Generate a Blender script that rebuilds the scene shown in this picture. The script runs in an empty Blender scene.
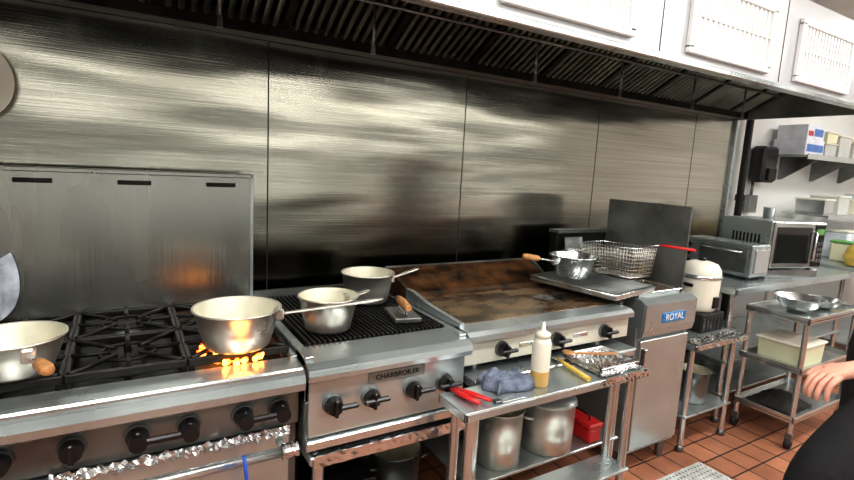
import bpy, bmesh, math, random
from mathutils import Vector, Matrix, noise
random.seed(7)
sc=bpy.context.scene
sc.view_settings.view_transform='Standard'
sc.view_settings.exposure=.3
sc.view_settings.gamma=.88
COL=bpy.context.collection
# ------------------------------------------------------------ materials
def base(name):
    m=bpy.data.materials.new(name);m.use_nodes=True
    nt=m.node_tree;return m,nt,nt.nodes['Principled BSDF']
def noise_tex(nt,scale,vec=(1,1,1),detail=3):
    tc=nt.nodes.new('ShaderNodeTexCoord');mp=nt.nodes.new('ShaderNodeMapping');mp.inputs['Scale'].default_value=vec
    n=nt.nodes.new('ShaderNodeTexNoise');n.inputs['Scale'].default_value=scale;n.inputs['Detail'].default_value=detail
    nt.links.new(tc.outputs['Object'],mp.inputs[0]);nt.links.new(mp.outputs[0],n.inputs['Vector']);return n
def ramp(nt,src,stops):
    r=nt.nodes.new('ShaderNodeValToRGB')
    el=r.color_ramp.elements
    while len(el)<len(stops): el.new(.5)
    for e,(p,c) in zip(el,stops): e.position=p;e.color=(*c,1)
    nt.links.new(src,r.inputs[0]);return r
def mat(name,col,metal=0,rough=.5,var=.15,scale=8,vec=(1,1,1),bump=0,bscale=40,bvec=(1,1,1),emit=None,es=0,rvar=0,trans=0,alpha=1,ior=1.45,coat=0,col2=None):
    m,nt,b=base(name)
    b.inputs['Metallic'].default_value=metal;b.inputs['Roughness'].default_value=rough
    b.inputs['IOR'].default_value=ior
    if var>0:
        n=noise_tex(nt,scale,vec,4)
        lo=tuple(max(0,c*(1-var)) for c in col);hi=col2 if col2 else tuple(min(1,c*(1+var)) for c in col)
        r=ramp(nt,n.outputs['Fac'],[(.35,lo),(.68,hi)]);nt.links.new(r.outputs[0],b.inputs['Base Color'])
        if rvar>0:
            mr=nt.nodes.new('ShaderNodeMapRange');mr.inputs[1].default_value=.3;mr.inputs[2].default_value=.7
            mr.inputs[3].default_value=max(.02,rough-rvar);mr.inputs[4].default_value=rough+rvar
            nt.links.new(n.outputs['Fac'],mr.inputs[0]);nt.links.new(mr.outputs[0],b.inputs['Roughness'])
    else: b.inputs['Base Color'].default_value=(*col,1)
    if bump>0:
        n2=noise_tex(nt,bscale,bvec,3);bp=nt.nodes.new('ShaderNodeBump');bp.inputs['Strength'].default_value=bump;bp.inputs['Distance'].default_value=.01
        nt.links.new(n2.outputs['Fac'],bp.inputs['Height']);nt.links.new(bp.outputs[0],b.inputs['Normal'])
    if emit: b.inputs['Emission Color'].default_value=(*emit,1);b.inputs['Emission Strength'].default_value=es
    if trans: b.inputs['Transmission Weight'].default_value=trans
    if coat: b.inputs['Coat Weight'].default_value=coat
    b.inputs['Alpha'].default_value=alpha
    return m
def wall_steel():
    m,nt,b=base('brushed_wall_steel')
    b.inputs['Metallic'].default_value=1
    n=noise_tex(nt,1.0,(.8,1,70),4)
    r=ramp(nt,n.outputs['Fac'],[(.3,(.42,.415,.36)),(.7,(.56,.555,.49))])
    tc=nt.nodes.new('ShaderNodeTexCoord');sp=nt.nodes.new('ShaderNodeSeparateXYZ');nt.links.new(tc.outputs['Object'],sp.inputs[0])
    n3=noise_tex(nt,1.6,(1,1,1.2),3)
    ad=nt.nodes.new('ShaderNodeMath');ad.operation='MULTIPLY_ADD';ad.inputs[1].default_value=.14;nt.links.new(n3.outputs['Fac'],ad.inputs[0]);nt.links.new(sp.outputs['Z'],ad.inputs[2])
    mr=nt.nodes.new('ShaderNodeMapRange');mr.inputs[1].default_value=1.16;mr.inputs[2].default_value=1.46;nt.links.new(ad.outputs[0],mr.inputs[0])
    mx=nt.nodes.new('ShaderNodeMix');mx.data_type='RGBA';mx.inputs[6].default_value=(.075,.07,.055,1)  # lower wall darker: grease and dark equipment reflection painted into the colour
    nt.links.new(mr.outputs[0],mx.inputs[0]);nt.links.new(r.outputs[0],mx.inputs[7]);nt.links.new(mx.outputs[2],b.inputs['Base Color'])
    b.inputs['Roughness'].default_value=.19
    b.inputs['Anisotropic'].default_value=.5
    w=noise_tex(nt,1.0,(.75,1,3.1),1.5);w2=noise_tex(nt,1.0,(1.5,1,240),2)
    bp=nt.nodes.new('ShaderNodeBump');bp.inputs['Strength'].default_value=1;bp.inputs['Distance'].default_value=.026
    nt.links.new(w.outputs['Fac'],bp.inputs['Height'])
    bp2=nt.nodes.new('ShaderNodeBump');bp2.inputs['Strength'].default_value=.25;bp2.inputs['Distance'].default_value=.001
    nt.links.new(w2.outputs['Fac'],bp2.inputs['Height']);nt.links.new(bp.outputs[0],bp2.inputs['Normal']);nt.links.new(bp2.outputs[0],b.inputs['Normal'])
    return m
def tile_floor():
    m,nt,b=base('quarry_tile')
    tc=nt.nodes.new('ShaderNodeTexCoord');br=nt.nodes.new('ShaderNodeTexBrick');br.offset=0
    br.inputs['Scale'].default_value=1;br.inputs['Brick Width'].default_value=.155;br.inputs['Row Height'].default_value=.155;br.inputs['Mortar Size'].default_value=.005
    br.inputs['Color1'].default_value=(.56,.245,.14,1);br.inputs['Color2'].default_value=(.42,.175,.10,1);br.inputs['Mortar'].default_value=(.06,.04,.03,1)
    nt.links.new(tc.outputs['Object'],br.inputs['Vector'])
    n=noise_tex(nt,5,(1,1,1),5);r=ramp(nt,n.outputs['Fac'],[(.3,(.65,.65,.65)),(.7,(1,1,1))])
    mx=nt.nodes.new('ShaderNodeMix');mx.data_type='RGBA';mx.blend_type='MULTIPLY';mx.inputs[0].default_value=1
    nt.links.new(br.outputs[0],mx.inputs[6]);nt.links.new(r.outputs[0],mx.inputs[7]);nt.links.new(mx.outputs[2],b.inputs['Base Color'])
    b.inputs['Roughness'].default_value=.35
    bp=nt.nodes.new('ShaderNodeBump');bp.inputs['Strength'].default_value=.5;bp.inputs['Distance'].default_value=.004;bp.invert=True
    nt.links.new(br.outputs['Fac'],bp.inputs['Height']);nt.links.new(bp.outputs[0],b.inputs['Normal'])
    return m
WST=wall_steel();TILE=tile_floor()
STEEL=mat('stainless',(.53,.59,.60),.78,.30,.14,2.5,(1,1,1),.08,90,(.03,1,1),rvar=.07)
STEELD=mat('stainless_greasy_shaded',(.22,.235,.23),.82,.36,.4,4,rvar=.1)
STEELB=mat('stainless_bright',(.66,.69,.69),.9,.22,.08,5,rvar=.05)
GUARD=mat('backguard_steel',(.44,.45,.42),.95,.26,.12,3,(1,1,.2),.10,60,(1,1,.03),rvar=.05)
ALU=mat('cast_aluminium',(.72,.70,.64),.88,.34,.16,7,rvar=.08)
ALUIN=mat('pan_interior',(.78,.76,.63),.5,.45,.12,9)
IRON=mat('cast_iron',(.012,.011,.010),.3,.40,.4,20,bump=.3)
BLACK=mat('black_plastic',(.010,.010,.011),0,.30,.2,10)
BLACKM=mat('black_matte',(.016,.015,.014),0,.7,.3,6)
FILT=mat('filter_steel',(.42,.42,.35),1,.28,.35,5)
GREASE=mat('greasy_dark',(.020,.019,.015),.7,.42,.5,6)
OIL=mat('griddle_plate',(.15,.090,.045),.7,.27,.6,6,(1,2,1),rvar=.08,bump=.06,bscale=12,col2=(.40,.27,.15))
RUST=mat('burnt_grease',(.022,.012,.007),.3,.4,.7,9,(1,1,2),bump=.3,bscale=30,col2=(.15,.065,.02))
WHITE=mat('white_paint',(.76,.77,.77),0,.5,.05,2)
WALLW=mat('white_wall',(.74,.75,.74),0,.6,.05,1.5)
WALLF=mat('front_wall_paint',(.70,.69,.65),0,.6,.06,1.2)
DARKP=mat('dark_panel',(.08,.08,.075),0,.5,.2,2)
HOODW=mat('hood_painted',(.47,.48,.50),.3,.4,.06,1.3)
CEIL=mat('ceiling_tile',(.72,.72,.70),0,.8,.05,8)
CREAM=mat('cream_enamel',(.72,.70,.60),.2,.35,.08,6)
WOOD=mat('worn_wood',(.50,.25,.10),0,.5,.35,14,(1,6,6))
WOODY=mat('yellow_wood',(.70,.50,.10),0,.5,.2,14)
RED=mat('red_plastic',(.60,.02,.02),0,.35,.1)
BLUE=mat('blue_badge',(.02,.18,.46),0,.35,.1)
BLUEH=mat('blue_grip',(.02,.10,.55),0,.35,.1)
WTXT=mat('white_lettering',(.9,.9,.9),0,.5,0)
TOWEL=mat('blue_grey_towel',(.17,.20,.27),0,.95,.35,30,bump=.5,bscale=150)
TOWELW=mat('white_towel',(.62,.68,.78),0,.95,.3,14,bump=.5,bscale=120)
FOIL=mat('aluminium_foil',(.74,.75,.76),1,.22,.1,10)
PLW=mat('white_plastic',(.78,.76,.66),0,.4,.04,5)
PLC=mat('clear_plastic',(.76,.78,.76),0,.25,.05,5,alpha=.55)
PLY=mat('pale_yellow_plastic',(.70,.70,.50),0,.4,.06,5)
AMBER=mat('sauce_amber',(.64,.42,.14),0,.3,.1,6)
GLASS=mat('dark_glass',(.01,.012,.012),0,.06,0,coat=1)
CARD=mat('white_carton',(.66,.70,.77),0,.7,.1,12)
CARDB=mat('blue_print',(.10,.2,.5),0,.6,.2,30)
CARDR=mat('red_print',(.5,.05,.06),0,.6,.2,30)
GREEN=mat('green_label',(.12,.35,.1),0,.6,.2,20)
SKIN=mat('skin',(.68,.35,.26),0,.5,.1,20)
CLOTH=mat('black_uniform',(.008,.008,.010),0,.85,.3,12,bump=.3,bscale=60)
HAIR=mat('dark_hair',(.02,.014,.01),0,.6,.3,40)
FL1=mat('flame_orange',(1,.3,.05),0,1,0,emit=(1,.16,.02),es=3)
FL2=mat('flame_yellow',(1,.7,.2),0,1,0,emit=(1,.42,.08),es=4)
LAMP=mat('lamp_diffuser',(1,1,1),0,1,0,emit=(1,.98,.93),es=7)
STREAK=mat('added_streak_glow',(1,1,1),0,1,0,emit=(1,.98,.93),es=6)  # glow of the added lamps behind the camera
MATW=mat('drain_mat',(.66,.68,.66),.3,.5,.25,9)

# ------------------------------------------------------------ builder
class B:
    def __init__(s,name):
        s.name=name;s.bm=bmesh.new();s.mats=[];s.M=Matrix.Identity(4)
    def mi(s,m):
        if m not in s.mats: s.mats.append(m)
        return s.mats.index(m)
    def v(s,p): return s.bm.verts.new(s.M@Vector(p))
    def face(s,vs,m,sm=False):
        try: f=s.bm.faces.new(vs)
        except ValueError: return None
        f.material_index=s.mi(m);f.smooth=sm;return f
    def box(s,x0,x1,y0,y1,z0,z1,m,bev=.003,R=None):
        if x0>x1:x0,x1=x1,x0
        if y0>y1:y0,y1=y1,y0
        if z0>z1:z0,z1=z1,z0
        c=Vector(((x0+x1)/2,(y0+y1)/2,(z0+z1)/2))
        vs=[]
        for z in (z0,z1):
            for (x,y) in ((x0,y0),(x1,y0),(x1,y1),(x0,y1)):
                p=Vector((x,y,z))
                if R is not None: p=c+R@(p-c)
                vs.append(s.v(p))
        F=[(3,2,1,0),(4,5,6,7),(0,1,5,4),(1,2,6,5),(2,3,7,6),(3,0,4,7)]
        fs=[s.face([vs[i] for i in f],m) for f in F]
        if bev>0:
            w=min(bev,.3*min(x1-x0,y1-y0,z1-z0))
            es=set(e for f in fs for e in f.edges)
            r=bmesh.ops.bevel(s.bm,geom=list(es),offset=w,segments=1,affect='EDGES',profile=.5,clamp_overlap=True)
            k=s.mi(m)
            for f in r['faces']: f.material_index=k
    def prism(s,poly,axis,a,b,m):
        def P(q,t):
            if axis==0:return (t,q[0],q[1])
            if axis==1:return (q[0],t,q[1])
            return (q[0],q[1],t)
        A=[s.v(P(q,a)) for q in poly];Bv=[s.v(P(q,b)) for q in poly]
        s.face(A,m);s.face(Bv[::-1],m)
        n=len(poly)
        for i in range(n): s.face([A[i],Bv[i],Bv[(i+1)%n],A[(i+1)%n]],m)
    def lathe(s,prof,c,m,seg=32,ax=None,sm=True,mats=None):
        Q=Matrix.Identity(3)
        if ax is not None: Q=Vector((0,0,1)).rotation_difference(Vector(ax).normalized()).to_matrix()
        c=Vector(c);rings=[]
        for (r,z) in prof:
            if r<1e-6: rings.append([s.v(c+Q@Vector((0,0,z)))])
            else: rings.append([s.v(c+Q@Vector((r*math.cos(2*math.pi*i/seg),r*math.sin(2*math.pi*i/seg),z))) for i in range(seg)])
        for k in range(len(rings)-1):
            a,b=rings[k],rings[k+1];mm=mats[k] if mats else m
            for i in range(seg):
                j=(i+1)%seg
                if len(a)==1 and len(b)==1: continue
                if len(a)==1: s.face([a[0],b[j],b[i]],mm,sm)
                elif len(b)==1: s.face([a[i],a[j],b[0]],mm,sm)
                else: s.face([a[i],a[j],b[j],b[i]],mm,sm)
    def cyl(s,p0,p1,r,m,r1=None,seg=16,caps=True):
        p0=Vector(p0);p1=Vector(p1);L=(p1-p0).length
        r1=r if r1 is None else r1
        s.lathe([(r,0),(r1,L)],p0,m,seg,p1-p0)
        if caps:
            s.lathe([(0,0),(r,0)],p0,m,seg,p1-p0,sm=False);s.lathe([(r1,L),(0,L)],p0,m,seg,p1-p0,sm=False)
    def tube(s,pts,r,m,seg=8,closed=False,flat=1.0):
        pts=[Vector(p) for p in pts];n=len(pts);rings=[]
        rs=r if isinstance(r,(list,tuple)) else [r]*n
        up=None
        for i,p in enumerate(pts):
            if closed: t=(pts[(i+1)%n]-pts[i-1])
            else: t=(pts[min(i+1,n-1)]-pts[max(i-1,0)])
            t.normalize()
            if up is None:
                a=Vector((0,0,1)) if abs(t.z)<.9 else Vector((1,0,0))
                up=(a-t*a.dot(t)).normalized()
            else: up=(up-t*up.dot(t)).normalized()
            sd=t.cross(up)
            rings.append([s.v(p+(up*math.cos(2*math.pi*k/seg)*flat+sd*math.sin(2*math.pi*k/seg))*rs[i]) for k in range(seg)])
        rng=range(n if closed else n-1)
        for i in rng:
            a=rings[i];b=rings[(i+1)%n]
            for k in range(seg):
                j=(k+1)%seg;s.face([a[k],a[j],b[j],b[k]],m,True)
        if not closed:
            s.face(rings[0][::-1],m);s.face(rings[-1],m)
    def sheet(s,x0,x1,y0,y1,z,m,nx,ny,amp,fn=None,sm=True,seed=0):
        g=[]
        for j in range(ny+1):
            row=[]
            for i in range(nx+1):
                x=x0+(x1-x0)*i/nx;y=y0+(y1-y0)*j/ny
                if fn: row.append(s.v(fn(i/nx,j/ny)))
                else:
                    row.append(s.v((x,y,z+amp*abs(noise.noise(Vector((x*18+seed,y*18,seed)))) +amp*.5*random.random())))
            g.append(row)
        for j in range(ny):
            for i in range(nx): s.face([g[j][i],g[j][i+1],g[j+1][i+1],g[j+1][i]],m,sm)
    def done(s,solid=0,sub=0):
        me=bpy.data.meshes.new(s.name);bmesh.ops.recalc_face_normals(s.bm,faces=s.bm.faces[:]);s.bm.to_mesh(me);s.bm.free()
        o=bpy.data.objects.new(s.name,me);COL.objects.link(o)
        for m in s.mats: me.materials.append(m)
        if solid: md=o.modifiers.new('s','SOLIDIFY');md.thickness=solid
        if sub: md=o.modifiers.new('u','SUBSURF');md.levels=sub;md.render_levels=sub
        return o
def text_part(txt,size,loc,parent,mt,nm='lettering'):
    c=bpy.data.curves.new(nm,'FONT');c.body=txt;c.size=size;c.extrude=.0008;c.align_x='CENTER';c.align_y='CENTER'
    o=bpy.data.objects.new(nm,c);COL.objects.link(o);o.location=loc;o.rotation_euler=(math.pi/2,0,0);c.materials.append(mt);o.parent=parent
# ------------------------------------------------------------ room
RX0,RX1,RY1,CZ=-2.3,7.2,-4.3,2.95
b=B('floor');b.box(RX0-.1,RX1+.1,RY1-.1,.1,-.1,0,TILE,0);b.done()
b=B('ceiling');b.box(RX0-.1,RX1+.1,RY1-.1,.1,CZ,CZ+.1,CEIL,0);b.done()
W=1.058
b=B('wall_back');b.box(RX0-.1,RX1+.1,.012,.12,0,CZ,WALLW,0)
xs=[RX0,-W,0,W,2*W,3*W,3.69]
for i in range(len(xs)-1):
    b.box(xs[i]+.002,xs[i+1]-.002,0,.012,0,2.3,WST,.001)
b.done()
b=B('trim_1')
b.box(3.69,3.735,-.025,.0115,0,2.35,STEEL,.002)
for x in xs[1:-1]: b.box(x-.0025,x+.0025,-.001,-.0002,.3,2.05,BLACKM,0)
b.done()
b=B('wall_left');b.box(RX0-.1,RX0,RY1,.01,0,CZ,WALLW,0);b.done()
b=B('wall_right');b.box(RX1,RX1+.1,RY1,.01,0,CZ,WALLW,0);b.done()
b=B('wall_front');b.box(RX0,RX1,RY1-.1,RY1,0,CZ,WALLF,0);b.box(RX0,RX1,RY1,RY1+.02,0,.85,DARKP,.003);b.done()  # dark lower panel added out of view for the steel's lower reflections
b=B('baseboard_back');b.box(3.75,RX1,-.012,.011,0,.12,DARKP,.003);b.done()
def luminaire(x,y,w=1.25,d=.35,power=70):
    b=B('ceiling_light');b.box(x-w/2,x+w/2,y-d/2,y+d/2,CZ-.07,CZ-.001,WHITE,.004);b.box(x-w/2+.03,x+w/2-.03,y-d/2+.03,y+d/2-.03,CZ-.085,CZ-.071,LAMP,.002);o=b.done()
    l=bpy.data.lights.new('lamp','AREA');l.shape='RECTANGLE';l.size=w-.06;l.size_y=d-.06;l.energy=power;l.color=(1,.98,.935)
    lo=bpy.data.objects.new('lamp',l);lo.location=(x,y,CZ-.09);COL.objects.link(lo);lo.parent=o
for (x,y,p) in ((-.9,-2.0,22),(1.1,-2.0,25),(3.1,-2.0,22),(5.3,-1.6,28),(0,-3.5,22),(2.4,-3.5,22),(4.8,-3.3,24)): luminaire(x,y,power=p)
for (x0,x1) in ((-2.0,-.9),(-.85,.35),(.40,1.6),(2.1,3.4),(3.45,4.7),(4.75,5.9)):
    b=B('added_dark_cabinet')  # unseen cabinets, added as a dark band for the steel to reflect
    b.box(x0,x1,-4.279,-3.95,1.36,1.95,STEELD,.004)
    xm=(x0+x1)/2
    for (a,c) in ((x0+.01,xm-.005),(xm+.005,x1-.01)): b.box(a,c,-3.95,-3.935,1.37,1.94,STEELD,.004)
    for xx in (xm-.05,xm+.05): b.tube([(xx,-3.935,1.46),(xx,-3.91,1.47),(xx,-3.91,1.58),(xx,-3.935,1.59)],.005,STEELB)
    b.done()
    b=B('added_streak_lamp_low');b.box(x0+.1,x1-.1,-4.02,-3.96,1.33,1.359,WHITE,.003);b.box(x0+.12,x1-.12,-4.01,-3.965,1.29,1.33,STREAK,.008);b.done()  # added unseen lamps, for the lower highlight streak on the steel wall
for (x0,x1) in ((-1.7,-.5),(.5,1.9),(2.2,3.6),(4.1,5.3)):
    b=B('added_streak_lamp_high');b.box(x0,x1,-4.299,-4.25,2.20,2.29,WHITE,.004);b.box(x0+.02,x1-.02,-4.25,-4.19,2.215,2.275,STREAK,.02);b.done()  # added unseen lamps, for the upper highlight streak on the steel wall
# ------------------------------------------------------------ hood
b=B('exhaust_hood')
HX0,HX1,HY,HZ=-1.9,3.69,-.95,2.04
b.box(HX0,HX1,HY-.012,HY,HZ,2.49,HOODW,.003)
b.box(HX0,HX1,HY-.022,HY+.03,HZ-.012,HZ+.012,STEEL,.004)
b.box(HX0,HX1,HY,-.005,2.47,2.49,GREASE,.002)
b.box(HX0,HX1,HY,HY+.004,HZ+.012,2.47,GREASE,0)
b.box(HX1-.012,HX1,HY,-.005,HZ,2.47,STEELD,.002)
b.box(HX0,HX0+.012,HY,-.005,HZ,2.47,STEELD,.002)
b.box(HX0,HX1,-.10,-.005,2.045,2.075,GREASE,.004)
b.box(HX0,HX1,-.105,-.095,2.045,2.10,GREASE,.002)
p0=Vector((0,-.09,2.09));p1=Vector((0,-.74,2.455));dv=(p1-p0);L=dv.length;ang=math.atan2(dv.z,-dv.y)
b.prism([(-.06,2.11),(-.73,2.468),(-.06,2.468)],0,HX0+.02,HX1-.02,GREASE)
R=Matrix.Rotation(-ang,3,'X')
mid=(p0+p1)/2
x=HX0+.05;k=0
while x<HX1-.05:
    if k%11==10: b.box(x-.016,x+.016,mid.y-L/2,mid.y+L/2,mid.z-.016,mid.z+.012,GREASE,.002,R)
    else: b.box(x-.011,x+.011,mid.y-L/2,mid.y+L/2,mid.z-.012,mid.z+.010,FILT,.006,R)
    x+=.044;k+=1
b.box(HX0+.02,HX1-.02,-.095-.02,-.095+.012,2.095,2.115,GREASE,.002)
for (gx0,gx1) in ((-1.3,-.7),(-.4,.2),(.52,1.13),(1.52,2.14),(2.44,3.02)):
    g0,g1=2.10,2.37;y=HY-.012
    b.box(gx0,gx1,y-.006,y,g0,g1,WHITE,.001)
    for (a,c,d,e) in ((gx0-.02,gx1+.02,g0-.02,g0+.012),(gx0-.02,gx1+.02,g1-.012,g1+.02),(gx0-.02,gx0+.012,g0,g1),(gx1-.012,gx1+.02,g0,g1)):
        b.box(a,c,y-.022,y,d,e,WHITE,.003)
    n=16
    for i in range(1,n):
        xx=gx0+(gx1-gx0)*i/n;b.box(xx-.009,xx+.009,y-.014,y,g0+.01,g1-.01,WHITE,0)
    for zz in (g0+.14,): b.box(gx0,gx1,y-.017,y,zz-.004,zz+.004,WHITE,0)
for xx in (.35,1.33,2.29,3.2): b.box(xx-.002,xx+.002,HY-.014,HY-.01,HZ+.02,2.47,GREASE,0)
b.tube([(HX0+.02,-.32,2.2),(HX1-.02,-.32,2.2)],.008,STEELD)
for nx in (-.72,-.25,.35,1.25,1.9,2.6,3.2):
    b.tube([(nx,-.32,2.2),(nx,-.32,2.03)],.006,STEELD);b.cyl((nx,-.32,2.035),(nx,-.32,1.995),.008,STEELD,.011)
for nx in (.9,1.75,2.35):
    b.tube([(nx,-.62,2.36),(nx,-.64,2.30),(nx,-.58,2.24)],.006,STEELD)
b.done()
# ------------------------------------------------------------ range
def knob(b,x,y,z,r=.028,m=BLACK,lever=False):
    b.cyl((x,y,z),(x,y-.012,z),r*1.15,STEELD,r*1.1,20)
    b.cyl((x,y-.012,z),(x,y-.038,z),r,m,r*.85,20)
    b.box(x-.006,x+.006,y-.05,y-.034,z-r*.95,z+r*.95,m,.003)
GX1=-.094
b=B('gas_range')
b.box(-1.55,GX1,-.80,-.09,.12,.875,STEELD,.004)
b.box(-1.55,GX1,-.80,-.145,.862,.878,GREASE,.002)
b.box(-1.55,GX1,-.875,-.765,.876,.905,STEEL,.006)
b.prism([(-.80,.905),(-.86,.902),(-.885,.885),(-.892,.86),(-.885,.835),(-.865,.822),(-.80,.822)],0,-1.55,GX1,STEEL)
b.box(GX1-.022,GX1,-.80,-.14,.87,.918,STEEL,.003)
b.box(-1.55,GX1,-.825,-.80,.70,.822,STEELD,.003)  # control panel: its dark reflection is put into the colour
for kx in (-.16,-.27,-.42,-.55,-.70,-.85,-1.0): knob(b,kx,-.826,.765,.030)
for kx in (-.215,-.50): b.box(kx-.06,kx+.06,-.885,-.868,.755,.775,BLACK,.006)
for kx in (-.16,-.27,-.42,-.55): b.cyl((kx,-.85,.765),(kx,-.89,.765),.026,BLACK,.022,20)
b.box(-1.52,GX1-.03,-.835,-.80,.18,.685,STEEL,.006)
b.tube([(-1.45,-.9,.655),(-.14,-.9,.655)],.016,STEELB,12)
for kx in (-1.4,-.16): b.tube([(kx,-.83,.655),(kx,-.9,.655)],.012,STEELB)
for lx in (-1.5,-.15):
    for ly in (-.75,-.15): b.cyl((lx,ly,.0),(lx,ly,.13),.022,STEELB,.03)
b.box(-1.55,GX1,-.14,-.095,.87,1.468,GUARD,.004)
b.box(-1.55,GX1,-.146,-.09,1.455,1.472,GUARD,.003)
b.box(GX1-.012,GX1+.001,-.146,-.088,.87,1.472,STEEL,.002)
for sx in (-.22,-.525,-.83,-1.14):
    b.tube([(sx-.055,-.1385,1.425),(sx+.055,-.1385,1.425)],.009,BLACKM,10)
for cx in (-.262,-.565,-.868,-1.171,-1.45):
    for cy in (-.61,-.30):
        h=.145
        for s_ in (-1,1):
            b.box(cx+s_*h-.007,cx+s_*h+.007,cy-.15,cy+.15,.915,.94,IRON,.003)
            b.box(cx-.15,cx+.15,cy+s_*h-.007,cy+s_*h+.007,.915,.94,IRON,.003)
        for a in range(8):
            an=a*math.pi/4;r0=.045;r1=.145*(1 if a%2==0 else 1.38)
            c_,s_=math.cos(an),math.sin(an)
            b.tube([(cx+c_*r0,cy+s_*r0,.938),(cx+c_*r1,cy+s_*r1,.938)],.008,IRON,6)
        b.tube([(cx+.075*math.cos(q*math.pi/10),cy+.075*math.sin(q*math.pi/10),.934) for q in range(20)],.006,IRON,6,True)
        for (sx,sy) in ((-1,-1),(1,-1),(-1,1),(1,1)): b.box(cx+sx*.14-.008,cx+sx*.14+.008,cy+sy*.14-.008,cy+sy*.14+.008,.876,.92,IRON,.002)
        b.lathe([(0,.902),(.03,.902),(.045,.895),(.05,.88),(.05,.875)],(cx,cy,0),STEELD if random.random()<.4 else IRON,20)
        b.tube([(cx,cy,.882),(cx,cy-.15,.882)],.012,IRON)
b.done()
b=B('burner_flame')
fc=(-.270,-.68)
for i in range(40):
    an=i*2*math.pi/40+random.uniform(-.08,.08);r=random.uniform(.070,.100);h=random.uniform(.020,.036)
    x=fc[0]+r*math.cos(an);y=fc[1]+r*math.sin(an)
    ax=(math.cos(an)*.8,math.sin(an)*.8,1.0)
    b.lathe([(0,0),(.007,.004),(.010,h*.3),(.007,h*.65),(0,h)],(x,y,.908),FL2 if i%2 else FL1,8,ax)
for i in range(14):
    an=i*2*math.pi/14;x=fc[0]+.05*math.cos(an);y=fc[1]+.05*math.sin(an)
    b.lathe([(0,0),(.01,.008),(.012,.018),(0,.038)],(x,y,.898),FL2,8)
fo=b.done()
l=bpy.data.lights.new('flame_glow','POINT');l.energy=.5;l.color=(1,.34,.08);l.shadow_soft_size=.05
lo=bpy.data.objects.new('flame_glow',l);lo.location=(fc[0],fc[1]-.145,.935);COL.objects.link(lo);lo.parent=fo
b=B('foil_strip')
def ff(u,v):
    return (-.75+.62*u,-.84-.012*random.random(),.712-.03*v-.01*random.random())
b.sheet(0,1,0,1,0,FOIL,70,4,0,ff,False)
def ff(u,v):
    an=v*math.pi*2*.9;r=.021+.004*random.random()
    return (-.17+.05*u,-.9+r*math.cos(an),.655+r*math.sin(an))
b.sheet(0,1,0,1,0,FOIL,8,12,0,ff,False);b.done()
b=B('blue_handled_tongs')
b.tube([(-.285,-.925,.685),(-.28,-.935,.62),(-.275,-.93,.5)],.009,BLUEH,10,flat=.6);b.tube([(-.275,-.93,.5),(-.28,-.925,.35)],.006,STEELB,8);b.done()
# ------------------------------------------------------------ saucepans
def pan(name,c,r0,r1,h,hdir=None,hl=.3,hz=.0,wood=False,rise=.04,mIn=ALUIN,mOut=ALU,loops=False):
    b=B(name);x,y,z=c
    t=.004
    prof=[(0,0),(r0*.93,0),(r0,.008),(r0+(r1-r0)*.5,h*.5),(r1,h),(r1+.006,h+.002),(r1+.006,h+.007),(r1-.001,h+.006)]
    b.lathe(prof,(x,y,z),mOut,40)
    b.lathe([(r1-.001,h+.006),(r1-t,h-.002),(r0+(r1-r0)*.5-t,h*.5),(r0-t,.012),(r0*.9,.006),(0,.006)],(x,y,z),mIn,40)
    if hdir is not None:
        d=Vector((hdir[0],hdir[1],0)).normalized();s=Vector((x,y,z+h*.78))+d*(r1-.004)
        b.box(s.x-.016,s.x+.016,s.y-.016,s.y+.016,s.z-.02,s.z+.02,mOut,.006)
        pts=[s+d*hl*u+Vector((0,0,hz+rise*u)) for u in (0,.12,.3,.5,.7,.88,1)]
        if wood:
            b.tube(pts[:4],[.009]*4,STEELB,8,flat=.6)
            q=[pts[3]+(pts[6]-pts[3])*u for u in (0,.1,.4,.75,.95,1)]
            b.tube(q,[.011,.015,.016,.017,.014,.006],WOOD,12)
        else:
            b.tube(pts,[.010,.008,.009,.011,.012,.012,.007],mOut,10,flat=.55)
    if loops:
        for sgn in (-1,1):
            cx=x+sgn*(r1*.5+r0*.5)
            b.tube([(cx,y-.04,z+h*.75),(cx+sgn*.03,y-.035,z+h*.77),(cx+sgn*.035,y,z+h*.77),(cx+sgn*.03,y+.035,z+h*.77),(cx,y+.04,z+h*.75)],.006,mOut,8)
    return b.done()
pan('saucepan',(-.825,-.695,.947),.085,.115,.095,(.42,-1),.14,0,True,.0)
pan('saucepan',(-.262,-.705,.947),.100,.130,.118,(1,-.13),.36,0,False,.03)
pan('saucepan',(.062,-.645,.944),.082,.104,.118,(1,.45),.12,0,False,.01)
pan('saucepan',(.352,-.345,.944),.092,.112,.122,(1,-.1),.14,0)
# ------------------------------------------------------------ charbroiler
CX0,CX1=-.088,.532
b=B('charbroiler')
b.box(CX0,CX1,-.86,-.10,.625,.78,STEELD,.004)
b.box(CX0,CX0+.03,-.86,-.10,.78,.93,STEEL,.003);b.box(CX1-.03,CX1,-.86,-.10,.78,.93,STEEL,.003)
b.box(CX0,CX1,-.13,-.10,.78,.965,STEELD,.003)
b.box(CX0,CX1,-.86,-.80,.78,.905,STEEL,.003)
b.box(CX0+.03,CX1-.03,-.80,-.13,.79,.80,BLACKM,0)
b.prism([(-.765,.93),(-.875,.915),(-.90,.90),(-.905,.88),(-.90,.862),(-.86,.858),(-.765,.86)],0,CX0,CX1,STEEL)
b.box(CX0+.01,CX1-.01,-.873,-.858,.66,.858,STEEL,.003)
b.box(CX0,CX1,-.89,-.855,.622,.655,STEELB,.004)
n=30
for i in range(n):
    x=CX0+.045+(CX1-CX0-.09)*i/(n-1)
    b.box(x-.0048,x+.0048,-.765,-.135,.922,.941,IRON,.002)
for y in (-.74,-.55,-.36,-.16): b.box(CX0+.03,CX1-.03,y-.006,y+.006,.905,.928,IRON,.002)
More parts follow.
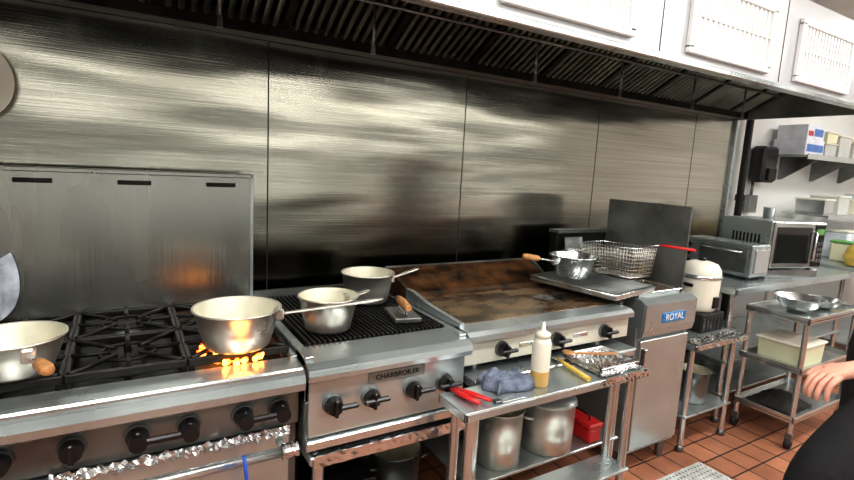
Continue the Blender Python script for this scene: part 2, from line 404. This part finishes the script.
for (ka,kb) in ((-.02,.115),(.275,.41)):
    for kx in (ka,kb): knob(b,kx+.02,-.874,.765,.030)
    b.box(ka+.03,ka+.095,-.925,-.905,.758,.774,BLACK,.006)
    b.box(kb-.02,kb+.075,-.925,-.905,.758,.774,BLACK,.006)
b.box(.125,.345,-.879,-.872,.81,.85,STEELD,.003)
cb=b.done();text_part('CHARBROILER',.026,(.235,-.881,.83),cb,BLACK)
b=B('equipment_stand')
b.box(CX0+.01,CX1+.005,-.90,-.12,.575,.606,STEEL,.005)
b.box(CX0+.01,CX1+.005,-.90,-.12,.16,.18,STEELD,.004)
for lx in (CX0+.05,CX1-.03):
    for ly in (-.86,-.16):
        b.cyl((lx,ly,.0),(lx,ly,.575),.02,STEELB)
for lx in (CX0+.05,CX1-.05):
    for ly in (-.74,-.16): b.box(lx-.015,lx+.015,ly-.015,ly+.015,.606,.6245,STEELB,.002)
b.done()
b=B('foil_liner')
b.sheet(CX0+.02,CX1,-.898,-.80,.607,FOIL,40,8,.007,None,False)
def ff(u,v): return (CX0+.02+(CX1-CX0)*u,-.904-.004*random.random(),.612-.04*v)
b.sheet(0,1,0,1,0,FOIL,40,3,0,ff,False);b.done()
b=B('storage_bin');b.box(.02,.22,-.75,-.45,.181,.36,GREASE,.01);b.box(.01,.23,-.76,-.44,.355,.375,BLACK,.005);b.done()
pan('stockpot',(.38,-.62,.181),.10,.105,.2,loops=True,mOut=STEELD)
b=B('grill_press')
Rz=Matrix.Rotation(math.radians(-12),4,'Z');b.M=Matrix.Translation((.385,-.62,.942))@Rz
b.box(-.055,.055,-.085,.085,0,.02,STEELD,.004)
for sx in (-.05,.05): b.tube([(0,sx,.018),(0,sx,.05)],.005,STEELB)
b.tube([(0,-.08,.058),(0,-.04,.058),(0,.0,.058),(0,.04,.058),(0,.08,.058)],[.012,.016,.018,.016,.012],WOOD,12);b.M=Matrix.Identity(4)
b.done()
# ------------------------------------------------------------ griddle
QX0,QX1=.54,1.496
b=B('griddle')
b.box(QX0,QX1,-.83,-.12,.785,.925,STEELD,.004)
b.box(QX0+.03,QX1-.03,-.77,-.36,.925,.937,OIL,.002)
b.prism([(-.36,.925),(-.36,.943),(-.32,.95),(-.15,1.025),(-.14,.925)],0,QX0+.02,QX1-.02,RUST)
b.prism([(-.77,.935),(-.85,.928),(-.868,.915),(-.868,.893),(-.83,.885),(-.77,.885)],0,QX0,QX1,STEEL)
b.box(QX0,QX1,-.842,-.828,.79,.885,CREAM,.003)
b.prism([(-.80,.925),(-.80,.95),(-.55,.962),(-.42,.985),(-.36,.985),(-.36,.925)],0,QX0,QX0+.02,STEEL)
b.prism([(-.36,.925),(-.36,.985),(-.16,1.04),(-.13,1.04),(-.13,.925)],0,QX0,QX0+.02,RUST)
b.prism([(-.80,.925),(-.80,.95),(-.30,.96),(-.16,1.04),(-.13,1.04),(-.13,.925)],0,QX1-.02,QX1,STEELD)
b.box(QX0,QX1,-.15,-.13,.925,1.045,STEELD,.003)
b.box(QX0+.02,QX1-.02,-.154,-.149,.937,1.04,RUST,0)
for kx in (.72,1.02,1.32): knob(b,kx,-.842,.84,.028);b.box(kx-.03,kx+.05,-.895,-.878,.834,.848,BLACK,.004)
for kx in (.86,1.17): b.box(kx-.045,kx+.045,-.846,-.841,.832,.85,STEELB,.002)
for lx in (.65,1.38):
    for ly in (-.76,-.2): b.cyl((lx,ly,.752),(lx,ly,.79),.018,STEELB)
b.done()
def table(name,x0,x1,y0,y1,z,shelves=(.3,),t=.035,legr=.017,inset=.05,m=STEEL):
    b=B(name)
    b.box(x0,x1,y0,y1,z-.006,z,m,.002)
    b.box(x0,x1,y0,y0+.012,z-t,z-.004,m,.003);b.box(x0,x1,y1-.012,y1,z-t,z-.004,m,.003)
    b.box(x0,x0+.012,y0,y1,z-t,z-.004,m,.003);b.box(x1-.012,x1,y0,y1,z-t,z-.004,m,.003)
    iy=min(inset,.35*(y1-y0)*.7)
    for lx in (x0+inset,x1-inset):
        for ly in (y0+iy,y1-iy):
            b.cyl((lx,ly,.03),(lx,ly,z-.006),legr,STEELB);b.lathe([(0,0),(.022,0),(.024,.012),(.016,.04),(.0,.04)],(lx,ly,0),STEELD,16)
    for s in shelves:
        b.box(x0+inset-.025,x1-inset+.025,y0+iy-.025,y1-iy+.025,s-.014,s,m,.003)
    return b.done()
table('equipment_stand',.555,1.49,-.905,-.15,.752,(.30,))
table('work_table',.375,1.31,-1.098,-.93,.752,(.30,))
b=B('squeeze_bottle')
c=(.765,-1.02,.7525)
b.lathe([(0,0),(.031,0),(.035,.006),(.035,.06)],c,AMBER,28)
b.lathe([(.035,.06),(.035,.165),(.030,.180),(.024,.186)],c,PLW,28)
b.lathe([(.024,.186),(.028,.187),(.028,.202),(.018,.208),(.008,.215),(.004,.245),(0,.245)],c,PLW,24);b.done()
b=B('dish_towel')
def ff(u,v):
    x=.55+.19*u+.012*math.sin(9*v);y=-1.04+.135*v+.01*math.sin(7*u)
    e=min(u,1-u,v,1-v);h=.756+min(.026,e*.3)+.022*abs(noise.noise(Vector((u*4.2,v*3.4,3))))*(1 if e>.03 else .2)+.009*abs(math.sin(6*u+3*v))*min(1,e*6)
    return (x,y,h)
b.sheet(0,1,0,1,0,TOWEL,30,26,0,ff);b.done(.004)
b=B('red_handled_tongs')
for s in (-1,1):
    b.tube([(.43+s*.008,-.94,.765),(.445+s*.016,-1.0,.766),(.47+s*.024,-1.075,.767)],[.009,.014,.010],RED,10,flat=.6)
b.done()
b=B('steel_scraper')
b.box(.51,.54,-1.085,-1.06,.754,.762,STEELD,.003)
b.box(.535,.64,-1.09,-1.055,.753,.758,STEELB,.001);b.done()
b=B('wooden_spatula')
b.tube([(1.00,-.885,.768),(.985,-.95,.766),(.965,-1.085,.764)],[.007,.009,.010],WOODY,10)
b.box(.985,1.035,-.90,-.86,.765,.769,STEELB,.001);b.done()
b=B('wooden_spoon')
b.tube([(1.06,-.90,.79),(1.16,-.95,.79),(1.24,-.985,.79)],[.006,.006,.007],WOOD,8)
b.lathe([(0,0),(.022,.003),(.028,.009),(.020,.012),(0,.008)],(1.05,-.893,.785),WOOD,16);b.done()
b=B('foil_pan')
b.sheet(1.04,1.30,-1.09,-.86,.755,FOIL,26,22,.016,None,False)
def ff(u,v): return (1.04+.27*u,-1.1-.006*random.random(),.758-.035*v)
b.sheet(0,1,0,1,0,FOIL,26,4,0,ff,False)
for (a,c,d,e) in ((1.05,1.29,-1.07,-1.06),(1.05,1.29,-.88,-.87),(1.05,1.06,-1.07,-.87),(1.28,1.29,-1.07,-.87)): b.box(a,c,d,e,.755,.782,FOIL,.002)
b.done()
pan('stockpot',(1.085,-.77,.301),.12,.124,.225,loops=True)
pan('stockpot',(.80,-.77,.301),.098,.102,.24)
b=B('pot_lid');b.lathe([(.127,.0),(.124,.006),(.06,.018),(0,.022)],(1.085,-.77,.534),STEEL,32);b.tube([(1.055,-.77,.55),(1.065,-.77,.572),(1.105,-.77,.572),(1.115,-.77,.55)],.005,BLACK);b.done()
b=B('red_toolbox');b.box(1.27,1.35,-.87,-.68,.301,.37,RED,.008);b.box(1.265,1.355,-.875,-.675,.37,.395,RED,.006);b.tube([(1.31,-.83,.395),(1.31,-.82,.42),(1.31,-.73,.42),(1.31,-.72,.395)],.005,BLACK);b.done()
# ------------------------------------------------------------ sheet pan + rack + bowl pan
b=B('sheet_pan')
b.M=Matrix.Translation((1.55,-.55,.968))@Matrix.Rotation(math.radians(10),4,'Z')
w,d=.195,.25
b.box(-w,w,-d,d,0,.003,STEELB,.001)
for (a,c,e,f) in ((-w,w,-d,-d+.004),(-w,w,d-.004,d),(-w,-w+.004,-d,d),(w-.004,w,-d,d)): b.box(a,c,e,f,.002,.022,STEELB,.001)
b.tube([(-w,-d,.023),(w,-d,.023),(w,d,.023),(-w,d,.023)],.005,STEELB,8,True)
for i in range(15): 
    x=-w+.02+(2*w-.04)*i/14;b.tube([(x,-d+.01,.030),(x,d-.01,.030)],.0028,STEELD,6)
for y in (-.2,-.07,.07,.2): b.tube([(-w+.012,y,.024),(w-.012,y,.024)],.0035,STEELD,6)
b.done()
pan('saucepan',(1.495,-.465,1.002),.080,.122,.11,(-.75,.12),.2,0,True,.03,mIn=STEELB,mOut=STEELB)
b=B('spatula')
b.tube([(1.17,-.62,.975),(1.13,-.71,.985),(1.10,-.80,.995)],[.006,.009,.009],BLACK,8);b.box(1.15,1.23,-.62,-.54,.94,.943,STEELB,.001,Matrix.Rotation(.3,3,'Z'));b.tube([(1.19,-.58,.944),(1.17,-.62,.975)],.005,STEELB);b.done()
# ------------------------------------------------------------ fryer
FX0,FX1=1.626,2.05
b=B('deep_fryer')
b.box(FX0,FX1,-.80,-.14,.11,.80,STEEL,.004)
b.prism([(-.80,.80),(-.825,.79),(-.83,.93),(-.80,.945),(-.14,.945),(-.14,.80)],0,FX0,FX1,STEEL)
b.prism([(-.80,.74),(-.83,.76),(-.84,.80),(-.84,.925),(-.80,.94)],0,FX0+.002,FX1-.002,STEEL)
b.box(FX0+.015,FX1-.015,-.822,-.80,.14,.735,STEEL,.004)
b.box(FX0+.02,FX0+.035,-.85,-.82,.58,.70,STEELB,.004)
b.box(1.76,1.95,-.846,-.839,.825,.875,BLUE,.006)
for (a,c,d,e) in ((FX0+.02,FX1-.02,-.76,-.74),(FX0+.02,FX1-.02,-.22,-.20),(FX0+.02,FX0+.045,-.76,-.2),(FX1-.045,FX1-.02,-.76,-.2)): b.box(a,c,d,e,.94,.965,STEELB,.003)
b.box(FX0+.045,FX1-.045,-.74,-.22,.944,.948,OIL,0)
b.box(FX0+.0,FX1-.0,-.20,-.14,.94,1.20,GREASE,.004)
b.box(FX0+.0,FX1-.0,-.215,-.13,1.195,1.215,STEELD,.003)
b.tube([(FX0+.03,-.26,1.10),(FX1-.03,-.26,1.10)],.006,STEELB);b.tube([(FX0+.04,-.2,1.1),(FX0+.04,-.26,1.1)],.005,STEELB);b.tube([(FX1-.04,-.2,1.1),(FX1-.04,-.26,1.1)],.005,STEELB)
b.box(FX1,FX1+.012,-.745,-.20,.90,1.405,STEELD,.003)
for lx in (FX0+.05,FX1-.05):
    for ly in (-.76,-.2): b.cyl((lx,ly,.0),(lx,ly,.115),.02,STEELD,.026)
fr=b.done();text_part('ROYAL',.048,(1.855,-.848,.850),fr,WTXT)
def basket(name,cx,cy,cz,w,d,h,tilt,hand=None):
    b=B(name);b.M=Matrix.Translation((cx,cy,cz))@Matrix.Rotation(tilt,4,'X')
    rt=.005
    def rect(ww,dd,z): return [(-ww,-dd,z),(ww,-dd,z),(ww,dd,z),(-ww,dd,z)]
    b.tube(rect(w,d,h),rt,STEELB,6,True);b.tube(rect(w*.86,d*.9,0),rt*.8,STEELB,6,True)
    wr=.0021
    for k in range(1,8):
        f=k/8;b.tube(rect(w*(.86+.14*f),d*(.9+.1*f),h*f),wr,ALU,4,True)
    n=12
    for i in range(n+1):
        u=-1+2*i/n
        for s in (-1,1):
            b.tube([(u*w*.86,s*d*.9,0),(u*w,s*d,h)],wr,ALU,4)
        b.tube([(u*w*.86,-d*.9,0),(u*w*.86,d*.9,0)],wr,ALU,4)
    n=18
    for i in range(n+1):
        u=-1+2*i/n
        for s in (-1,1):
            b.tube([(s*w*.86,u*d*.9,0),(s*w,u*d,h)],wr,ALU,4)
        b.tube([(-w*.86,u*d*.9,0),(w*.86,u*d*.9,0)],wr,ALU,4)
    b.tube([(-.03,-d,h),(-.02,-d-.05,h+.02),(0,-d-.09,h+.025)],.004,STEELB,6);b.tube([(.03,-d,h),(.02,-d-.05,h+.02),(0,-d-.09,h+.025)],.004,STEELB,6)
    b.tube([(0,-d-.08,h+.025),(.01,-d-.12,h+.024),(.02,-d-.27,h+.018)],[.008,.010,.011],RED,10,flat=.7)
    return b.done()
basket('fry_basket',1.90,-.42,.988,.10,.19,.165,math.radians(-3))
b=B('fry_basket_rack')
for (x,y) in ((1.83,-.56),(1.97,-.56),(1.83,-.28),(1.97,-.28)): b.tube([(x,y,.949),(x,y,.972)],.004,STEELB)
b.tube([(1.83,-.56,.972),(1.97,-.56,.972),(1.97,-.28,.972),(1.83,-.28,.972)],.004,STEELB,6,True);b.done()
b=B('steel_tray')
Rt=Matrix.Rotation(math.radians(-5),3,'X')
b.box(1.66,1.80,-.238,-.233,.967,1.175,STEELB,.001,Rt)
for x in (1.66,1.795): b.box(x,x+.006,-.248,-.233,.967,1.175,STEELB,.001,Rt)
b.done()
# ------------------------------------------------------------ side table
table('side_table',2.10,2.62,-.84,-.15,.65,(.22,),t=.03)
b=B('foil_cover')
b.sheet(2.11,2.61,-.838,-.76,.652,FOIL,34,8,.012,None,False)
def ff(u,v): return (2.11+.50*u,-.845-.006*random.random(),.655-.03*v)
b.sheet(0,1,0,1,0,FOIL,34,3,0,ff,False);b.done()
b=B('milk_crate')
c=(2.46,-.60)
b.box(c[0]-.115,c[0]+.115,c[1]-.115,c[1]+.115,.651,.765,BLACKM,.006)
for i in range(6): b.box(c[0]-.105+i*.037,c[0]-.085+i*.037,c[1]-.118,c[1]-.114,.665,.74,BLACK,0)
b.done()
b=B('rice_cooker')
c=(2.46,-.60,.766)
b.lathe([(0,0),(.095,0),(.103,.01),(.112,.05),(.115,.19),(.115,.20)],c,PLW,36)
b.lathe([(.115,.20),(.121,.202),(.121,.222),(.115,.224)],c,STEELB,36)
b.lathe([(.115,.224),(.112,.25),(.09,.285),(.05,.298),(0,.302)],c,PLW,36)
b.lathe([(0,.30),(.02,.302),(.022,.318),(0,.322)],c,BLACK,16)
for s in (-1,1): b.box(c[0]+s*.113-.012,c[0]+s*.113+.012,c[1]-.03,c[1]+.03,c[2]+.15,c[2]+.17,BLACK,.004)
b.box(c[0]-.025,c[0]+.025,c[1]-.122,c[1]-.105,c[2]+.03,c[2]+.10,BLACK,.004)
b.done()
b=B('spray_can');b.lathe([(0,0),(.03,0),(.03,.1),(.02,.11),(.012,.13),(0,.13)],(2.22,-.66,.651),PLY,20);b.done()
pan('stockpot',(2.39,-.68,.221),.085,.088,.19,loops=True,mOut=STEELD)
# ------------------------------------------------------------ prep table with toaster oven + microwave
table('prep_table',2.66,4.35,-.725,-.10,.90,(.42,.2),t=.045)
b=B('toaster_oven')
x0,x1,y0,y1,z0,z1=3.0,3.23,-.62,-.13,.92,1.14
b.box(x0,x1,y0,y1,z0,z1,STEEL,.008)
b.box(x0-.008,x0,y0+.03,y1-.13,z0+.03,z1-.03,STEELD,.004)
b.tube([(x0-.01,y0+.06,z1-.05),(x0-.035,y0+.06,z1-.05),(x0-.035,y1-.16,z1-.05),(x0-.01,y1-.16,z1-.05)],.007,STEELB)
for kz in (.97,1.03,1.09): b.cyl((x0,y1-.06,kz),(x0-.02,y1-.06,kz),.014,BLACK)
b.box(x0+.03,x1-.03,y0-.008,y0,z0+.03,z1-.03,STEELB,.003)
for lx in (x0+.04,x1-.04):
    for ly in (y0+.04,y1-.04): b.cyl((lx,ly,.9005),(lx,ly,.925),.015,BLACK)
b.done()
MM=Matrix.Translation((3.54,-.46,.901))@Matrix.Rotation(math.radians(-14),4,'Z')
b=B('cutting_board_riser');b.M=MM;b.box(-.245,.245,-.20,.20,.0,.055,STEELB,.004);b.done()
b=B('microwave_oven');b.M=MM@Matrix.Translation((0,0,.056))
b.box(-.245,.235,-.20,.20,.015,.34,STEEL,.006)
b.box(-.243,.233,-.222,-.20,.018,.338,STEELB,.006)
b.box(-.222,.10,-.227,-.221,.05,.305,GLASS,.004)
b.box(.13,.222,-.227,-.221,.03,.325,BLACK,.004)
for i in range(4):
    for j in range(3): b.box(.14+j*.027,.158+j*.027,-.23,-.226,.06+i*.04,.085+i*.04,STEELD,.001)
b.box(.14,.213,-.23,-.226,.255,.295,GREEN,.001)
b.tube([(.115,-.222,.07),(.115,-.25,.08),(.115,-.25,.27),(.115,-.222,.28)],.007,STEELB)
for lx in (-.20,.20):
    for ly in (-.16,.16): b.cyl((lx,ly,0),(lx,ly,.018),.015,BLACK)
for i in range(8): b.box(-.247,-.244,-.12+i*.03,-.105+i*.03,.1,.24,BLACKM,0)
b.M=Matrix.Identity(4);b.done()
def bowl(name,c,r,h,m=STEELB):
    b=B(name);b.lathe([(0,0),(r*.4,0),(r*.8,h*.5),(r,h),(r+.007,h+.002),(r-.003,h-.002),(r*.78,h*.53),(r*.38,.006),(0,.006)],c,m,36);b.done()
b=B('plastic_pitcher');b.lathe([(0,0),(.05,0),(.06,.16),(.065,.17),(.055,.165),(.045,.01),(0,.01)],(4.1,-.5,.901),PLC,24);b.tube([(4.16,-.5,1.04),(4.21,-.5,1.03),(4.20,-.5,.95),(4.15,-.5,.94)],.007,PLC);b.done()
b=B('steel_cup');b.lathe([(0,0),(.035,0),(.04,.08),(.043,.082),(.038,.078),(.033,.006),(0,.006)],(3.55,-.42,1.298),STEELB,24);b.done()
table('steel_counter',4.42,6.3,-.80,-.10,.92,(.3,),t=.04)
for i,(x,y,w,h,m) in enumerate(((4.78,-.5,.14,.16,PLY),(5.0,-.35,.2,.24,CARD),(5.2,-.62,.16,.14,PLW),(5.45,-.4,.2,.2,PLC),(5.8,-.5,.2,.28,STEELB))):
    b=B('food_container');b.box(x-w/2,x+w/2,y-.1,y+.1,.921,.921+h,m,.012);b.box(x-w/2-.008,x+w/2+.008,y-.108,y+.108,.921+h,.938+h,PLW if i%2 else GREEN,.004);b.done()
b=B('produce_bag')
b.lathe([(0,0),(.08,.01),(.10,.07),(.08,.15),(.04,.19),(.05,.22),(.0,.22)],(4.56,-.66,.921),WOODY,14);b.done()
b=B('paper_towel_roll');b.lathe([(0,0),(.02,0),(.06,.001),(.06,.25),(.02,.251),(0,.25)],(4.62,-.25,.921),WHITE,28);b.done()
# second tier over the far counter
b=B('counter_overshelf')
b.box(4.45,6.25,-.45,-.10,1.30,1.315,STEELB,.002);b.box(4.45,6.25,-.455,-.445,1.285,1.32,STEELB,.002)
for x in (4.47,6.2): b.cyl((x,-.2,.921),(x,-.2,1.30),.012,STEELB)
b.done()
for (x,w,h,m) in ((4.62,.18,.12,STEELB),(4.9,.22,.15,PLC),(5.25,.2,.12,PLW),(5.6,.22,.18,CARD)):
    b=B('storage_tub');b.prism([(x-w*.45,1.316),(x+w*.45,1.316),(x+w*.5,1.315+h),(x-w*.5,1.315+h)],1,-.38,-.16,m);b.box(x-w*.53,x+w*.53,-.39,-.15,1.315+h,1.328+h,PLW,.003);b.done()
# ------------------------------------------------------------ utility cart
KX0,KX1,KY0,KY1=2.76,3.45,-1.09,-.74
b=B('utility_cart')
for z in (.80,.50,.20):
    b.box(KX0,KX1,KY0,KY1,z-.022,z-.016,STEELB,.001)
    for (a,c,d,e) in ((KX0,KX1,KY0,KY0+.012),(KX0,KX1,KY1-.012,KY1),(KX0,KX0+.012,KY0,KY1),(KX1-.012,KX1,KY0,KY1)): b.box(a,c,d,e,z-.035,z+.004,STEELB,.003)
for lx in (KX0+.02,KX1-.02):
    for ly in (KY0+.02,KY1-.02):
        b.cyl((lx,ly,.10),(lx,ly,.80),.015,STEELB)
        b.lathe([(0,-.013),(.03,-.013),(.033,0),(.03,.013),(0,.013)],(lx+.0,ly,.034),BLACKM,20,(0,1,0));b.box(lx-.012,lx+.012,ly-.02,ly+.02,.05,.10,STEELD,.003)
b.done()
bowl('mixing_bowl',(2.98,-.93,.785),.13,.09)
bowl('mixing_bowl',(3.25,-.95,.785),.11,.06)
b=B('lidded_food_box')
b.prism([(2.86,.485),(3.10,.485),(3.12,.60),(2.84,.60)],1,-1.05,-.80,PLY);b.box(2.83,3.13,-1.06,-.79,.60,.615,PLW,.004);b.done()
b=B('folded_bag')
def ff(u,v): return (2.82+.3*u,-1.04+.25*v,.190+.07*math.sin(math.pi*u)*math.sin(math.pi*v)+.02*abs(noise.noise(Vector((u*6,v*6,1)))))
b.sheet(0,1,0,1,0,BLACKM,16,14,0,ff);b.done(.004)
# ------------------------------------------------------------ wall shelf etc
SZ=1.805
b=B('wall_shelf')
b.box(4.25,6.2,-.32,-.002,SZ-.015,SZ,STEELB,.002);b.box(4.25,6.2,-.325,-.315,SZ-.035,SZ+.01,STEELB,.002)
for x in (4.5,5.1,5.7):
    b.prism([(-.002,SZ-.015),(-.30,SZ-.015),(-.30,SZ-.03),(-.03,SZ-.21),(-.002,SZ-.21)],0,x-.006,x+.006,STEELD)
b.done()
b=B('glove_carton');b.box(4.28,4.60,-.28,-.03,SZ+.001,SZ+.13,CARD,.004);b.box(4.30,4.58,-.283,-.279,SZ+.03,SZ+.09,CARDB,0);b.box(4.30,4.60,-.27,-.04,SZ+.131,SZ+.25,CARD,.004);b.box(4.32,4.40,-.273,-.269,SZ+.16,SZ+.2,CARDR,0);b.box(4.42,4.57,-.273,-.269,SZ+.16,SZ+.22,CARDB,0);b.done()
for (x,w,h,m,z) in ((4.76,.22,.11,PLC,SZ),(4.76,.2,.08,PLY,SZ+.125),(5.03,.24,.19,PLC,SZ),(5.33,.26,.15,PLC,SZ),(5.65,.22,.2,PLY,SZ)):
    b=B('storage_tub');b.prism([(x-w*.45,z+.001),(x+w*.45,z+.001),(x+w*.5,z+h),(x-w*.5,z+h)],1,-.27,-.05,m);b.box(x-w*.53,x+w*.53,-.28,-.04,z+h,z+.012+h,PLW,.003);b.done()
b=B('drain_pipe');b.tube([(3.83,-.05,0.0),(3.83,-.05,2.945)],.028,BLACKM,14)
for z in (.6,1.4,2.1): b.cyl((3.83,-.05,z),(3.83,-.05,z+.05),.036,BLACKM)
b.done()
b=B('soap_dispenser');b.box(4.0,4.22,-.12,-.001,1.56,1.86,BLACK,.02);b.box(4.06,4.18,-.14,-.12,1.58,1.68,BLACKM,.01);b.done()
b=B('electrical_box');b.box(4.0,4.12,-.05,-.001,1.30,1.45,STEELD,.005);b.tube([(4.06,-.02,1.45),(4.06,-.02,1.56)],.012,STEELD);b.done()
# ------------------------------------------------------------ left edge things
b=B('white_plate');b.lathe([(0,.010),(.09,.010),(.105,.018),(.14,.032),(.145,.034),(.142,.026),(.105,.008),(.09,0),(0,0)],(-1.015,-.004,1.755),PLW,40,(-.1,-1,0));b.done()
b=B('hanging_towel')
def ff(u,v): return (-1.03+.13*u+.02*math.sin(3*v),-.172+.012*math.sin(u*14)*(1-.3*v)+.004*math.sin(9*v),1.17-.19*v-.03*math.sin(math.pi*u)*(v)+.012*math.sin(7*u))
b.sheet(0,1,0,1,0,TOWELW,24,16,0,ff);b.box(-.98,-.96,-.17,-.1465,1.16,1.175,STEELB,.003);b.done(.004)
# ------------------------------------------------------------ floor drain mat
b=B('drain_mat')
x0,x1,y0,y1=1.74,2.12,-1.32,-.93
b.box(x0,x1,y0,y1,.0,.004,BLACKM,0)
n=14
for i in range(n+1):
    x=x0+(x1-x0)*i/n;b.box(x-.008,x+.008,y0,y1,.004,.014,MATW,.002)
    y=y0+(y1-y0)*i/n;b.box(x0,x1,y-.008,y+.008,.004,.0138,MATW,.002)
b.done()
table('added_rear_table',-1.2,2.2,-4.15,-3.5,.9,(.3,),t=.04)  # unseen table, added to darken the lower band of the steel's reflection
# ------------------------------------------------------------ cook at right edge
cook=bpy.data.objects.new('cook',None);COL.objects.link(cook)
def skin(name,verts,edges,radii,m,root=0,sub=2):
    me=bpy.data.meshes.new(name);me.from_pydata(verts,edges,[]);o=bpy.data.objects.new(name,me);COL.objects.link(o)
    me.materials.append(m)
    md=o.modifiers.new('skin','SKIN');md.use_smooth_shade=True
    for i,r in enumerate(radii):
        sv=me.skin_vertices[0].data[i]
        sv.radius=(r,r) if not isinstance(r,tuple) else r
        sv.use_root=(i==root)
    s=o.modifiers.new('sub','SUBSURF');s.levels=sub;s.render_levels=sub
    o.parent=cook;return o
OX,OY=1.76,-1.78
V=[(1.61,-1.79,.94),(1.68,-1.785,1.08),(1.75,OY,1.25),(OX,OY,1.38),(OX-.01,OY,1.46),
   (OX-.12,OY-.12,1.40),(OX-.15,OY-.17,1.25),
   (OX+.12,OY+.12,1.40),(OX+.17,OY+.17,1.25),
   (1.53,-1.85,.89),(1.18,-1.77,.68),(1.20,-1.74,.40),(1.24,-1.74,.11),(1.10,-1.68,.05),
   (1.69,-1.72,.86),(1.80,-1.68,.50),(1.92,-1.68,.28),(2.00,-1.70,.12),(1.88,-1.63,.05)]
E=[(0,1),(1,2),(2,3),(3,4),(3,5),(5,6),(3,7),(7,8),(0,9),(9,10),(10,11),(11,12),(12,13),(0,14),(14,15),(15,16),(16,17),(17,18)]
Rr=[.15,.14,.145,.12,.06,.075,.06,.075,.06,.125,.095,.07,.05,.042,.10,.08,.068,.05,.042]
skin('uniform',V,E,Rr,CLOTH)
def arm(name,elb0,elb,wr,palm,dirv,side):
    d=Vector(dirv).normalized();s=Vector(side).normalized();up=d.cross(s)
    V=[elb0,elb,tuple((Vector(elb)+Vector(wr))/2),wr,palm];E=[(0,1),(1,2),(2,3),(3,4)];R_=[.050,.052,.047,.032,(.034,.019)]
    P=Vector(palm)
    for k,(off,ln) in enumerate(((-.030,.070),(-.011,.080),(.010,.075),(.030,.058))):
        k0=len(V);a=P+d*.035+s*off;b1=a+d*ln*.45-up*.010;b2=b1+d*ln*.28-up*.026;b3=b2+d*ln*.06-up*.024
        V+= [tuple(a),tuple(b1),tuple(b2),tuple(b3)];E+=[(4,k0),(k0,k0+1),(k0+1,k0+2),(k0+2,k0+3)];R_+=[.011,.0095,.009,.0075]
    k0=len(V);a=P-s*.035-d*.01;b1=a-s*.022+d*.03-up*.01;b2=b1+d*.028-up*.012
    V+=[tuple(a),tuple(b1),tuple(b2)];E+=[(4,k0),(k0,k0+1),(k0+1,k0+2)];R_+=[.014,.011,.009]
    skin(name,V,E,R_,SKIN,1,2)
arm('left_forearm',(OX-.15,OY-.165,1.24),(1.58,-1.93,1.00),(1.395,-1.755,.99),(1.335,-1.72,.975),(-1,.3,-.3),(-.3,-1,0))
arm('right_forearm',(OX+.17,OY+.165,1.24),(OX+.20,OY+.17,.98),(2.0,-1.58,.75),(2.0,-1.575,.68),(0,0,-1),(1,-.3,0))
b=B('head');hc=Vector((OX-.05,OY,1.60))
bm=b.bm
r=bmesh.ops.create_uvsphere(bm,u_segments=28,v_segments=20,radius=1)
k=b.mi(SKIN);b.mi(HAIR)
for v in r['verts']:
    x,y,z=v.co
    sx=.100 if x<0 else .095
    w=.076*(1-.25*max(0,-z)**2)
    v.co=Vector((x*sx,y*w,z*.118))+Vector((-.012*max(0,-z),0,0))+hc
for f in bm.faces:
    f.smooth=True;c=f.calc_center_median()-hc
    f.material_index=1 if (c.z>.055 or (c.x>.015 and c.z>-.05)) else 0
b.lathe([(0,0),(.012,.004),(.014,.018),(.006,.045),(0,.05)],hc+Vector((-.104,0,-.03)),SKIN,12,(.15,0,1))
for s in (-1,1):
    b.lathe([(0,-.01),(.008,-.007),(.011,0),(.008,.007),(0,.01)],hc+Vector((-.088,s*.03,.005)),WHITE,12,(-1,0,0))
    b.lathe([(0,-.002),(.005,0),(0,.003)],hc+Vector((-.097,s*.03,.005)),BLACK,10,(-1,0,0))
    b.lathe([(0,-.008),(.018,-.004),(.022,0),(.016,.005),(0,.003)],hc+Vector((.0,s*.078,-.005)),SKIN,14,(.3,s,0))
b.tube([hc+Vector((-.098,-.024,-.055)),hc+Vector((-.106,0,-.056)),hc+Vector((-.098,.024,-.055))],[.003,.006,.003],RED,8)
b.tube([(OX,OY,1.42),(OX-.02,OY,1.52)],.05,SKIN,14)
o=b.done();o.parent=cook
b=B('apron_towel')
def ff(u,v): return (1.38-.07*u-.12*v,-1.915-.01*v+.02*u+.01*math.sin(9*v),.90-.2*v+.01*math.sin(9*u))
b.sheet(0,1,0,1,0,TOWELW,12,10,0,ff);o=b.done(.004);o.parent=cook
# ------------------------------------------------------------ world + camera
w=bpy.data.worlds.new('World');sc.world=w;w.use_nodes=True;w.node_tree.nodes['Background'].inputs[0].default_value=(.8,.85,.9,1);w.node_tree.nodes['Background'].inputs[1].default_value=.05
cd=bpy.data.cameras.new('camera');cd.sensor_fit='HORIZONTAL';cd.sensor_width=36;cd.lens=21.49;cd.clip_start=.02
co=bpy.data.objects.new('camera',cd);COL.objects.link(co)
Rv=Vector((.8579,-.5110,.0534)).normalized();F=Vector((.5131,.8463,-.1435)).normalized()
Rv=(Rv-F*Rv.dot(F)).normalized();U=Rv.cross(F)
Mx=Matrix((Rv,U,-F)).transposed().to_4x4();Mx.translation=Vector((-.571,-2.354,1.546))
co.matrix_world=Mx
sc.camera=co
